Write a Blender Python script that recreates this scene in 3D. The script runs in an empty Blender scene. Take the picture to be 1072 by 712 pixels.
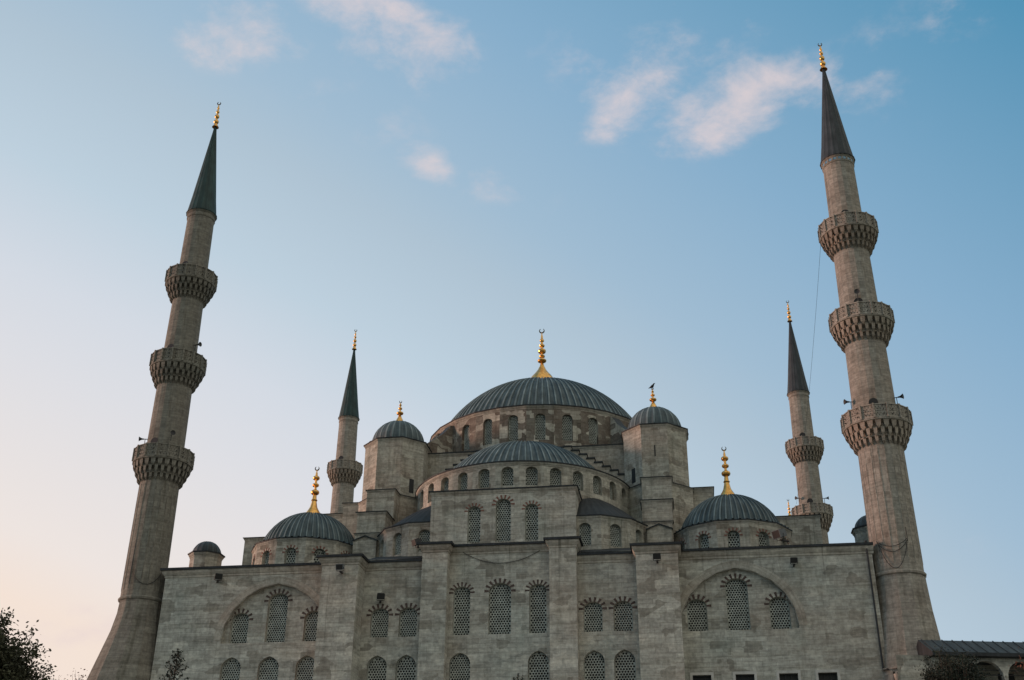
import bpy, bmesh, math, random
from math import sin, cos, pi, radians as RAD, sqrt, atan2
from mathutils import Vector as V, Matrix

# ------------------------------------------------------------------ camera, sky, sun, exposure
sc = bpy.context.scene
COL = sc.collection
cd = bpy.data.cameras.new('camera'); cam = bpy.data.objects.new('camera', cd); COL.objects.link(cam)
cd.sensor_fit = 'HORIZONTAL'; cd.sensor_width = 36.0; cd.lens = 1180.0*36/1072
cd.clip_start = 0.5; cd.clip_end = 6000
F_, R_, U_ = V((-.14203,.88132,.45067)), V((.98783,.15535,.0075)), V((.0634,-.44625,.89266))
cam.matrix_world = Matrix(((R_.x,U_.x,-F_.x,12.3127),(R_.y,U_.y,-F_.y,-72.6123),(R_.z,U_.z,-F_.z,1.7),(0,0,0,1)))
sc.camera = cam
sc.view_settings.view_transform = 'Standard'; sc.view_settings.look = 'None'
sc.view_settings.exposure = 0.0; sc.view_settings.gamma = 1.0; sc.view_settings.use_curve_mapping = False

SUN_DIR = V((-1.0, -.06, .085)).normalized()          # towards the setting sun
sun_el = math.asin(SUN_DIR.z); sun_az = atan2(SUN_DIR.x, SUN_DIR.y)
w = bpy.data.worlds.new('World'); sc.world = w; w.use_nodes = True
nt = w.node_tree; nt.nodes.clear()
def N(t, nt_=None, **k):
    n = (nt_ or nt).nodes.new(t)
    for a, b in k.items(): setattr(n, a, b)
    return n
def build_world():
    L = nt.links.new
    out = N('ShaderNodeOutputWorld'); bg = N('ShaderNodeBackground'); bg.inputs[1].default_value = 1.0
    L(bg.outputs[0], out.inputs[0])
    tc = N('ShaderNodeTexCoord'); nrm = N('ShaderNodeVectorMath', operation='NORMALIZE'); L(tc.outputs['Generated'], nrm.inputs[0])
    D = nrm.outputs[0]
    sky = N('ShaderNodeTexSky', sky_type='NISHITA'); sky.sun_disc = False
    sky.sun_elevation = sun_el; sky.sun_rotation = sun_az; sky.air_density = 1.0; sky.dust_density = 1.5; sky.ozone_density = 2.0
    sks = N('ShaderNodeVectorMath', operation='SCALE'); L(sky.outputs[0], sks.inputs[0]); sks.inputs['Scale'].default_value = .10
    def dot(v):
        n = N('ShaderNodeVectorMath', operation='DOT_PRODUCT'); L(D, n.inputs[0]); n.inputs[1].default_value = v; return n.outputs['Value']
    def math_(op, a, b=None, c=None, clamp=False):
        n = N('ShaderNodeMath', operation=op); n.use_clamp = clamp
        for i, q in enumerate((a, b, c)):
            if q is None: continue
            if isinstance(q, (int, float)): n.inputs[i].default_value = q
            else: L(q, n.inputs[i])
        return n.outputs[0]
    t = math_('ADD', dot((.7059,-.5678,.8012)), .6665)
    t = math_('DIVIDE', t, 1.7, clamp=True)
    r = N('ShaderNodeValToRGB'); L(t, r.inputs[0]); cr = r.color_ramp; cr.interpolation = 'LINEAR'
    stops = [(-.0,(.95,.80,.70)),(.05,(.90,.82,.78)),(.187,(.765,.77,.81)),(.258,(.695,.74,.81)),(.358,(.545,.665,.765)),(.47,(.45,.575,.685)),
             (.54,(.375,.53,.675)),(.70,(.258,.445,.63)),(.965,(.095,.305,.491)),(1.12,(.17,.33,.45)),(1.35,(.66,.655,.60)),(1.68,(.76,.74,.66))]
    while len(cr.elements) < len(stops): cr.elements.new(.5)
    for e, (p, c) in zip(cr.elements, stops): e.position = max(0, p/1.7); e.color = (*c, 1)
    mx = N('ShaderNodeMixRGB'); mx.inputs[0].default_value = .06; L(r.outputs[0], mx.inputs[1]); L(sks.outputs[0], mx.inputs[2])
    # wispy pink clouds, fixed directions on the sky
    n1 = N('ShaderNodeTexNoise'); n1.inputs['Scale'].default_value = 13; n1.inputs['Detail'].default_value = 9; n1.inputs['Roughness'].default_value = .62; n1.inputs['Distortion'].default_value = .15
    mp = N('ShaderNodeMapping'); L(D, mp.inputs[0]); mp.inputs['Scale'].default_value = (1, 1, 1.7); mp.inputs['Location'].default_value = (.37, 1.1, .2); L(mp.outputs[0], n1.inputs['Vector'])
    clouds = [((-.238,.696,.678),(.10,.036),-24,1.1),((-.195,.72,.667),(.05,.022),-32,1.0),((-.339,.681,.649),(.06,.026),12,.8),((-.02,.779,.627),(.05,.032),25,1.0),((.064,.787,.613),(.085,.032),10,1.1),((.035,.797,.603),(.05,.026),0,.7),
              ((-.2,.791,.579),(.030,.018),-15,1.0),((-.165,.803,.572),(.06,.02),-12,.38),((-.26,.75,.61),(.07,.025),-15,.2),((.169,.767,.619),(.06,.05),40,.22),((.241,.731,.639),(.055,.024),20,.28),((.194,.944,.266),(.04,.012),0,.2),((-.484,.853,.198),(.09,.02),8,.5),((.0,.75,.66),(.10,.05),10,.35)]
    tot = None
    for c, (a, b), ang, s in clouds:
        c = V(c).normalized(); e = c.cross(V((0,0,1))).normalized(); u = e.cross(c)
        ca, sa = cos(RAD(ang)), sin(RAD(ang))
        t1 = (e*ca + u*sa)/a; t2 = (-e*sa + u*ca)/b
        du = math_('SUBTRACT', dot(t1), 0.0); dv = math_('SUBTRACT', dot(t2), 0.0)
        q = math_('ADD', math_('MULTIPLY', du, du), math_('MULTIPLY', dv, dv))
        m = math_('MULTIPLY', math_('POWER', math_('SUBTRACT', 1.0, math_('MULTIPLY', q, .42), clamp=True), 2.0), s)
        front = math_('GREATER_THAN', dot(c), 0.0); m = math_('MULTIPLY', m, front)
        tot = m if tot is None else math_('MAXIMUM', tot, m)
    nz = math_('MULTIPLY_ADD', n1.outputs[0], 3.3, -1.68)
    mr = N('ShaderNodeMapRange'); mr.interpolation_type = 'SMOOTHSTEP'; L(math_('ADD', tot, nz), mr.inputs[0])
    for i_, v_ in ((1,.10),(2,1.5),(3,0),(4,.80)): mr.inputs[i_].default_value = v_
    m = math_('MULTIPLY', mr.outputs[0], math_('MULTIPLY', tot, 4.0, clamp=True))
    mc = N('ShaderNodeMixRGB'); L(m, mc.inputs[0]); L(mx.outputs[0], mc.inputs[1]); mc.inputs[2].default_value = (.80,.67,.66,1)
    L(mc.outputs[0], bg.inputs[0])
build_world()
sd = bpy.data.lights.new('sun', 'SUN'); sd.energy = 2.9; sd.angle = RAD(10); sd.color = (1,.58,.43)
so = bpy.data.objects.new('sun', sd); COL.objects.link(so); so.rotation_euler = (-SUN_DIR).to_track_quat('-Z', 'Y').to_euler()

# ------------------------------------------------------------------ materials
def mat(name):
    m = bpy.data.materials.new(name); m.use_nodes = True
    return m, m.node_tree, m.node_tree.nodes['Principled BSDF']
def plain(name, col, rough=.7, metal=0, noise=0, nscale=6):
    m, t, b = mat(name); b.inputs['Roughness'].default_value = rough; b.inputs['Metallic'].default_value = metal
    b.inputs['Base Color'].default_value = (*col, 1)
    if noise:
        n = t.nodes.new('ShaderNodeTexNoise'); n.inputs['Scale'].default_value = nscale; n.inputs['Detail'].default_value = 5
        tc = t.nodes.new('ShaderNodeTexCoord'); t.links.new(tc.outputs['Object'], n.inputs['Vector'])
        r = t.nodes.new('ShaderNodeValToRGB'); r.color_ramp.elements[0].position = .3; r.color_ramp.elements[1].position = .7
        r.color_ramp.elements[0].color = (*[c*(1-noise) for c in col], 1); r.color_ramp.elements[1].color = (*[min(1, c*(1+noise)) for c in col], 1)
        t.links.new(n.outputs[0], r.inputs[0]); t.links.new(r.outputs[0], b.inputs['Base Color'])
    return m
def stone(name, c1, c2, warm=(.30,.20,.15), warm_amt=.5, row=.30, bw=.8, streak=.5, mortar=.72, patch=None):
    m, t, b = mat(name); L = t.links.new
    def nd(ty, **k):
        n = t.nodes.new(ty)
        for a, q in k.items(): setattr(n, a, q)
        return n
    uv = nd('ShaderNodeUVMap'); uv.uv_map = 'uv'; tc = nd('ShaderNodeTexCoord')
    br = nd('ShaderNodeTexBrick'); L(uv.outputs[0], br.inputs['Vector'])
    br.inputs['Scale'].default_value = 1; br.inputs['Brick Width'].default_value = bw; br.inputs['Row Height'].default_value = row
    br.inputs['Mortar Size'].default_value = .012; br.inputs['Mortar Smooth'].default_value = .3; br.inputs['Bias'].default_value = -.1
    br.inputs['Color1'].default_value = (*c1, 1); br.inputs['Color2'].default_value = (*c2, 1)
    br.inputs['Mortar'].default_value = (*[mortar*(a+q)/2 for a, q in zip(c1, c2)], 1)
    def noise(sc_, det, src, scale=(1,1,1), dist=0):
        mp = nd('ShaderNodeMapping'); mp.inputs['Scale'].default_value = scale; L(src, mp.inputs[0])
        n = nd('ShaderNodeTexNoise'); n.inputs['Scale'].default_value = sc_; n.inputs['Detail'].default_value = det; n.inputs['Distortion'].default_value = dist
        n.inputs['Roughness'].default_value = .6
        L(mp.outputs[0], n.inputs['Vector']); return n.outputs[0]
    def ramp(src, a, q, va=0, vb=1):
        r = nd('ShaderNodeMapRange'); L(src, r.inputs[0]); r.inputs[1].default_value = a; r.inputs[2].default_value = q; r.inputs[3].default_value = va; r.inputs[4].default_value = vb
        r.interpolation_type = 'SMOOTHSTEP'; return r.outputs[0]
    def mix(bt, f, a, q):
        n = nd('ShaderNodeMixRGB', blend_type=bt)
        for i, x in enumerate((f, a, q)):
            if isinstance(x, (int, float)): n.inputs[i].default_value = x
            elif isinstance(x, tuple): n.inputs[i].default_value = (*x, 1)
            else: L(x, n.inputs[i])
        return n.outputs[0]
    O = tc.outputs['Object']; UV = uv.outputs[0]
    col = br.outputs[0]
    if patch:      # whole-block patches of another stone
        vo = nd('ShaderNodeTexVoronoi', distance='CHEBYCHEV'); mpv = nd('ShaderNodeMapping'); mpv.inputs['Scale'].default_value = (.9, 1.5, 1); L(UV, mpv.inputs[0]); L(mpv.outputs[0], vo.inputs['Vector']); vo.inputs['Scale'].default_value = 1.15
        sep = nd('ShaderNodeSeparateColor'); L(vo.outputs['Color'], sep.inputs[0])
        th = patch[2]
        col = mix('MIX', ramp(sep.outputs[0], th, th+.04), col, patch[0])
        col = mix('MIX', ramp(sep.outputs[1], th+.05, th+.1), col, patch[1])
    b2 = nd('ShaderNodeTexBrick'); mpb = nd('ShaderNodeMapping'); mpb.inputs['Location'].default_value = (.37, .1, 0); L(UV, mpb.inputs[0]); L(mpb.outputs[0], b2.inputs['Vector'])
    b2.inputs['Scale'].default_value = 1; b2.inputs['Brick Width'].default_value = bw*1.9; b2.inputs['Row Height'].default_value = row*2; b2.inputs['Mortar Size'].default_value = 0; b2.offset = .37
    b2.inputs['Color1'].default_value = (.82,.815,.81,1); b2.inputs['Color2'].default_value = (1.16,1.16,1.15,1)
    col = mix('MULTIPLY', .8, col, b2.outputs[0])
    # slow hue drift, blockwise blotches, vertical dirt runs, fine speckle
    col = mix('MIX', ramp(noise(.16, 5, O, (1,1,1.6)), .42, .72, 0, warm_amt), col, warm)
    col = mix('MIX', ramp(noise(.23, 4, O, (1,1,1), .5), .5, .75, 0, .55), col, tuple(x*.75*k for x, k in zip(c1, (.9,1.03,1.03))))
    col = mix('MULTIPLY', ramp(noise(1.1, 5, UV, (1.9,.16,1)), .45, .75, 0, streak), col, (.42,.40,.36))
    col = mix('MULTIPLY', ramp(noise(.9, 3, UV, (3.4,.07,1)), .62, .72, 0, streak), col, (.30,.30,.29))
    col = mix('MULTIPLY', ramp(noise(.55, 4, UV, (.35,3.2,1)), .46, .72, 0, .6), col, (.62,.60,.56))
    col = mix('MULTIPLY', .75, col, mix('MIX', ramp(noise(5, 6, O), .25, .8), (.62,.60,.58), (1.22,1.2,1.16)))
    col = mix('MULTIPLY', .6, col, mix('MIX', ramp(noise(1.9, 5, UV, (.55,4.2,1)), .3, .7), (.68,.67,.66), (1.15,1.14,1.12)))
    L(col, b.inputs['Base Color']); b.inputs['Roughness'].default_value = .92
    bp = nd('ShaderNodeBump'); bp.inputs['Strength'].default_value = .5; bp.inputs['Distance'].default_value = .03
    h = mix('MULTIPLY', 1.0, mix('MIX', br.outputs['Fac'], (1.,1.,1.), (.2,.2,.2)), noise(7, 6, O))
    L(h, bp.inputs['Height']); L(bp.outputs[0], b.inputs['Normal'])
    return m
def lead(name, c1, c2, streak_scale=(5,.35,1), seam=True):
    m, t, b = mat(name); L = t.links.new
    uv = t.nodes.new('ShaderNodeUVMap'); uv.uv_map = 'uv'
    def noise(sc_, det, scale):
        mp = t.nodes.new('ShaderNodeMapping'); mp.inputs['Scale'].default_value = scale; L(uv.outputs[0], mp.inputs[0])
        n = t.nodes.new('ShaderNodeTexNoise'); n.inputs['Scale'].default_value = sc_; n.inputs['Detail'].default_value = det; L(mp.outputs[0], n.inputs['Vector']); return n.outputs[0]
    def ramp(src, a, q, va=0, vb=1):
        r = t.nodes.new('ShaderNodeMapRange'); L(src, r.inputs[0]); r.inputs[1].default_value = a; r.inputs[2].default_value = q; r.inputs[3].default_value = va; r.inputs[4].default_value = vb
        return r.outputs[0]
    mx = t.nodes.new('ShaderNodeMixRGB'); mx.inputs[1].default_value = (*c1, 1); mx.inputs[2].default_value = (*c2, 1)
    L(ramp(noise(1, 5, streak_scale), .42, .72), mx.inputs[0])
    m2 = t.nodes.new('ShaderNodeMixRGB'); m2.blend_type = 'MULTIPLY'; m2.inputs[0].default_value = .8; L(mx.outputs[0], m2.inputs[1])
    m3 = t.nodes.new('ShaderNodeMixRGB'); m3.inputs[1].default_value = (.42,.45,.46,1); m3.inputs[2].default_value = (1.5,1.48,1.45,1); L(ramp(noise(.9, 6, (1,1,1)), .3, .7), m3.inputs[0]); L(m3.outputs[0], m2.inputs[2])
    L(m2.outputs[0], b.inputs['Base Color']); b.inputs['Roughness'].default_value = .62; b.inputs['Specular IOR Level'].default_value = .35
    if seam:
        br = t.nodes.new('ShaderNodeTexBrick'); L(uv.outputs[0], br.inputs['Vector']); br.inputs['Scale'].default_value = 1; br.inputs['Brick Width'].default_value = .5; br.inputs['Row Height'].default_value = 1.5
        br.inputs['Mortar Size'].default_value = .02
        bp = t.nodes.new('ShaderNodeBump'); bp.inputs['Strength'].default_value = .5; bp.inputs['Distance'].default_value = .04; bp.invert = True
        L(br.outputs['Fac'], bp.inputs['Height']); L(bp.outputs[0], b.inputs['Normal'])
    return m
M = {}
M['stone'] = stone('grey_ashlar_stone', (.50,.512,.475), (.365,.373,.345), warm=(.42,.345,.285), warm_amt=.45, streak=.4, patch=((.52,.525,.48), (.30,.30,.27), .80))
M['stone_tower'] = stone('pale_ashlar_stone', (.51,.503,.45), (.355,.35,.313), warm=(.43,.335,.265), warm_amt=.5, streak=.7, patch=((.47,.46,.41), (.28,.265,.23), .80))
M['stone_minaret'] = stone('minaret_limestone', (.375,.358,.322), (.265,.25,.222), warm=(.33,.27,.225), warm_amt=.5, row=.42, bw=.75, streak=.65)
M['stone_minaret_dark'] = stone('underlit_minaret_limestone', (.245,.24,.212), (.185,.18,.16), warm=(.21,.19,.165), warm_amt=.5, row=.42, bw=.75, streak=.8)  # weaker sun on the left front minaret, put into a darker stone colour
M['stone_muq'] = stone('weathered_carved_stone', (.40,.36,.31), (.32,.285,.245), streak=.9, mortar=.8)
M['stone_drum'] = stone('patchy_drum_stone', (.265,.245,.21), (.175,.16,.138), warm=(.21,.16,.13), warm_amt=.5, row=.42, bw=.8, streak=.6, patch=((.56,.545,.48), (.17,.148,.125), .50))
M['cornice'] = stone('cornice_stone', (.47,.465,.42), (.40,.395,.355), row=3, bw=1.4, streak=.6)
M['lead'] = lead('lead_sheet', (.048,.072,.082), (.095,.125,.136))
M['ridge'] = lead('pale_lead_roll', (.115,.155,.168), (.235,.28,.29), (3,.5,1), seam=False)  # paler lead for the raised ribs of the domes
M['lead_dark'] = lead('dark_lead_sheet', (.014,.018,.022), (.028,.034,.04), seam=False)
M['lead_green'] = lead('green_grey_lead', (.016,.040,.040), (.028,.066,.064), (3,.2,1))
M['lead_brown'] = lead('brown_grey_lead', (.026,.034,.040), (.046,.056,.064), (3,.2,1))
M['lead_roof'] = lead('sooty_lead_sheet', (.028,.038,.045), (.06,.072,.08))
M['gold'] = plain('gilded_copper', (.74,.42,.13), .36, 1.0, .3, 4)
M['bronze'] = plain('tarnished_bronze', (.09,.075,.05), .5, .6)
M['grille'] = plain('plaster_lattice', (.36,.385,.35), .85, 0, .35, 1.6)
M['glass'] = plain('dark_window_glass', (.005,.006,.006), .6)
M['vouss'] = plain('dark_red_arch_stone', (.075,.052,.045), .9, 0, .35, 3)
M['vouss_red'] = plain('red_arch_stone', (.17,.085,.065), .9, 0, .3, 3)
M['frame'] = plain('pale_marble_frame', (.46,.45,.42), .8, 0, .15, 3)
M['iron'] = plain('dark_iron', (.02,.02,.022), .6)
M['lampgrey'] = plain('grey_lamp_housing', (.13,.145,.155), .6, .1)
M['cable'] = plain('black_cable', (.02,.02,.02), .7)
M['tile'] = plain('blue_tile', (.13,.27,.38), .3, 0, .2, 4)
M['leaf'] = plain('tree_leaf', (.042,.043,.02), .8, 0, .5, 1.2)
M['leaf_dark'] = plain('dark_needle_leaf', (.012,.02,.012), .85, 0, .5, 1.5)
M['leaf_red'] = plain('reddish_leaf', (.14,.05,.03), .8, 0, .4, 2)
M['bark'] = plain('bark', (.05,.04,.032), .95, 0, .4, 4)
M['bird'] = plain('black_feathers', (.012,.012,.014), .7)
M['grass'] = plain('lawn', (.05,.07,.028), .95, 0, .4, .5)
M['paving'] = plain('stone_paving', (.27,.26,.23), .9, 0, .25, .8)

# ------------------------------------------------------------------ mesh helpers
class MB:
    """collects faces; uv in metres"""
    def __init__(s): s.v = []; s.f = []; s.uv = []; s.mi = []
    def face(s, pts, uv=None, mi=0):
        i = len(s.v); pts = [V(p) for p in pts]; s.v += pts; s.f.append(tuple(range(i, i+len(pts)))); s.mi.append(mi)
        if uv is None:
            n = V((0,0,0))
            for k in range(len(pts)): n += (pts[k]-pts[0]).cross(pts[(k+1) % len(pts)]-pts[0])
            n = n.normalized() if n.length > 1e-12 else V((0,0,1))
            if abs(n.z) > .85: uv = [(p.x, p.y) for p in pts]
            else:
                t = V((-n.y, n.x, 0)).normalized(); uv = [(p.dot(t), p.z) for p in pts]
        s.uv.append(uv)
    def box(s, x0, x1, y0, y1, z0, z1, mi=0, bottom=True):
        a = [(x0,y0,z0),(x1,y0,z0),(x1,y1,z0),(x0,y1,z0),(x0,y0,z1),(x1,y0,z1),(x1,y1,z1),(x0,y1,z1)]
        fs = [(0,1,5,4),(1,2,6,5),(2,3,7,6),(3,0,4,7),(4,5,6,7)] + ([(3,2,1,0)] if bottom else [])
        for f in fs: s.face([a[i] for i in f], mi=mi)
    def obox(s, c, ax, ay, az, mi=0):
        """oriented box: centre and three half-axis vectors"""
        c, ax, ay, az = V(c), V(ax), V(ay), V(az)
        a = [c-ax-ay-az, c+ax-ay-az, c+ax+ay-az, c-ax+ay-az, c-ax-ay+az, c+ax-ay+az, c+ax+ay+az, c-ax+ay+az]
        for f in [(0,1,5,4),(1,2,6,5),(2,3,7,6),(3,0,4,7),(4,5,6,7),(3,2,1,0)]: s.face([a[i] for i in f], mi=mi)
    def tube(s, pts, r, n=6, mi=0, r1=None):
        pts = [V(p) for p in pts]; rings = []
        for i, p in enumerate(pts):
            d = (pts[min(i+1, len(pts)-1)]-pts[max(i-1, 0)]).normalized()
            a = d.cross(V((0,0,1)) if abs(d.z) < .9 else V((1,0,0))).normalized(); b = d.cross(a)
            rr = r if r1 is None else r+(r1-r)*i/(len(pts)-1)
            rings.append([p+(a*cos(2*pi*k/n)+b*sin(2*pi*k/n))*rr for k in range(n)])
        for i in range(len(rings)-1):
            for k in range(n): s.face([rings[i][k], rings[i][(k+1) % n], rings[i+1][(k+1) % n], rings[i+1][k]], mi=mi)
        s.face(rings[0][::-1], mi=mi); s.face(rings[-1], mi=mi)
    def lathe(s, c, prof, n=32, a0=0, a1=2*pi, mi=0, rib=0, nribs=0, ridge=None):
        """prof: (r,z) from bottom to top; rib raises nribs standing seams"""
        c = V((c[0], c[1], 0)); full = abs(a1-a0-2*pi) < 1e-6
        if nribs:
            angs = []
            for k in range(nribs):
                b = a0+(a1-a0)*k/nribs; st = (a1-a0)/nribs
                angs += [(b, rib), (b+st*.22, rib*.9), (b+st*.34, 0), (b+st*.86, 0)]
            if not full: angs.append((a1, rib))
        else: angs = [(a0+(a1-a0)*k/n, 0) for k in range(n if full else n+1)]
        rmax = max(p[0] for p in prof); cum = [0]
        for i in range(1, len(prof)): cum.append(cum[-1]+math.hypot(prof[i][0]-prof[i-1][0], prof[i][1]-prof[i-1][1]))
        P = []
        for i, (r, z) in enumerate(prof):
            i0, i1 = max(i-1, 0), min(i+1, len(prof)-1); dr, dz = prof[i1][0]-prof[i0][0], prof[i1][1]-prof[i0][1]; l = math.hypot(dr, dz) or 1
            row = []
            for a, h in angs:
                hh = h*min(1, r/(.25*rmax)); rr = max(r+hh*dz/l, 0); row.append(c+V((rr*sin(a), -rr*cos(a), z-hh*dr/l)))
            P.append(row)
        m = len(angs)
        for i in range(len(prof)-1):
            for k in range(m if full else m-1):
                k2 = (k+1) % m; ua = angs[k][0]*rmax; ub = (angs[k2][0] if k2 else angs[0][0]+2*pi)*rmax
                q = [P[i][k], P[i][k2], P[i+1][k2], P[i+1][k]]; uv = [(ua, cum[i]), (ub, cum[i]), (ub, cum[i+1]), (ua, cum[i+1])]
                if prof[i+1][0] < 1e-6: q, uv = q[:3], uv[:3]
                elif prof[i][0] < 1e-6: q, uv = [q[0], q[2], q[3]], [uv[0], uv[2], uv[3]]
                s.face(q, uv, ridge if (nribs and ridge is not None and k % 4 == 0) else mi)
    def sweep(s, path, prof, closed=False, mi=0):
        """profile (offset outwards, z) along a plan path; outwards = right of travel"""
        n = len(path); path = [V((p[0], p[1])) for p in path]; offs = []
        for i in range(n):
            ds = []
            if closed or i > 0: ds.append((path[i]-path[i-1]).normalized())
            if closed or i < n-1: ds.append((path[(i+1) % n]-path[i]).normalized())
            ns = [V((d.y, -d.x)) for d in ds]
            if len(ns) == 1: offs.append(ns[0])
            else:
                b = (ns[0]+ns[1]); b = b.normalized(); offs.append(b/max(.3, b.dot(ns[0])))
        R = [[V((*(path[i]+offs[i]*o), z)) for i in range(n)] for o, z in prof]
        for j in range(len(prof)-1):
            for i in range(n if closed else n-1):
                k = (i+1) % n; s.face([R[j][i], R[j][k], R[j+1][k], R[j+1][i]], mi=mi)
    def build(s, name, mats, parent=None, origin=None, smooth=False, label=None):
        if not isinstance(mats, (list, tuple)): mats = [mats]
        me = bpy.data.meshes.new(name); o = V(origin) if origin is not None else V(ORG.get(parent.name, (0,0,0)) if parent else (0,0,0))
        me.from_pydata([p-o for p in s.v], [], s.f); 
        for m_ in mats: me.materials.append(m_)
        me.polygons.foreach_set('material_index', s.mi)
        ul = me.uv_layers.new(name='uv'); flat = [c for f in s.uv for u in f for c in u]; ul.data.foreach_set('uv', flat)
        if smooth:
            bm = bmesh.new(); bm.from_mesh(me); bmesh.ops.remove_doubles(bm, verts=bm.verts, dist=.0005); bm.to_mesh(me); bm.free()
            me.polygons.foreach_set('use_smooth', [True]*len(me.polygons)); me.set_sharp_from_angle(angle=RAD(32))
        me.update()
        ob = bpy.data.objects.new(name, me); COL.objects.link(ob)
        if parent: ob.parent = parent; ORG[ob.name] = tuple(o)
        else: ob.location = o
        if label: ob['label'] = label
        return ob
ORG = {}
def thing(name, label, cat, loc=(0,0,0), group=None, rz=0):
    o = bpy.data.objects.new(name, None); COL.objects.link(o); o.location = loc; o.rotation_euler = (0,0,rz); o.empty_display_size = .5
    o['label'] = label; o['category'] = cat
    if group: o['group'] = group
    ORG[o.name] = tuple(loc); return o
def tag(o, label, cat, group=None):
    o['label'] = label; o['category'] = cat
    if group: o['group'] = group
    return o
def dup_tree(o, parent=None):
    c = o.copy(); COL.objects.link(c)
    if parent: c.parent = parent
    for ch in list(o.children): dup_tree(ch, c)
    return c

# arches: outline points from left spring to right spring, relative to (uc, spring)
def arch_pts(a, rise, n=10, kind='round'):
    if kind == 'rect': return [(-a, 0), (a, 0)]
    if kind == 'round': return [(-a*cos(pi*k/n), rise*sin(pi*k/n)) for k in range(n+1)]
    r = (1.12 if a > 1.5 else 1.4)*a; c = r-a; full = sqrt(r*r-c*c); h = n//2; L = []
    am = math.acos(c/r)
    for k in range(h+1):
        th = am*k/h; L.append((-(r*cos(th)-c), r*sin(th)*rise/full))
    return L + [(-x, y) for x, y in L[-2::-1]]
class Plane:
    """wall plane: origin P, horizontal tangent T; inward normal = T rotated left"""
    def __init__(s, P, T): s.P = V(P); s.T = V(T).normalized(); s.I = V((-s.T.y, s.T.x, 0))
    def __call__(s, u, v, d=0): return s.P+s.T*u+V((0,0,v))+s.I*d
def cell(m, f, u0, u1, v0, v1, hole=None, depth=.28):
    if hole is None: m.face([f(u0,v0), f(u1,v0), f(u1,v1), f(u0,v1)]); return
    uc, wd, vb, vt, kind, rise = hole; a = wd/2; vs = vt-rise
    pts = [(uc+x, vs+y) for x, y in arch_pts(a, rise, 10, kind)]
    m.face([f(u0,v0), f(uc-a,v0), f(uc-a,v1), f(u0,v1)]); m.face([f(uc+a,v0), f(u1,v0), f(u1,v1), f(uc+a,v1)])
    if vb > v0: m.face([f(uc-a,v0), f(uc+a,v0), f(uc+a,vb), f(uc-a,vb)])
    for (x0,z0),(x1,z1) in zip(pts, pts[1:]): m.face([f(x0,z0), f(x1,z1), f(x1,v1), f(x0,v1)])
    out = [(uc-a,vb)] + pts + [(uc+a,vb)]
    for (x0,z0),(x1,z1) in zip(out, out[1:]+out[:1]): m.face([f(x0,z0), f(x0,z0,depth), f(x1,z1,depth), f(x1,z1)])
WIN = {}
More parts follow.
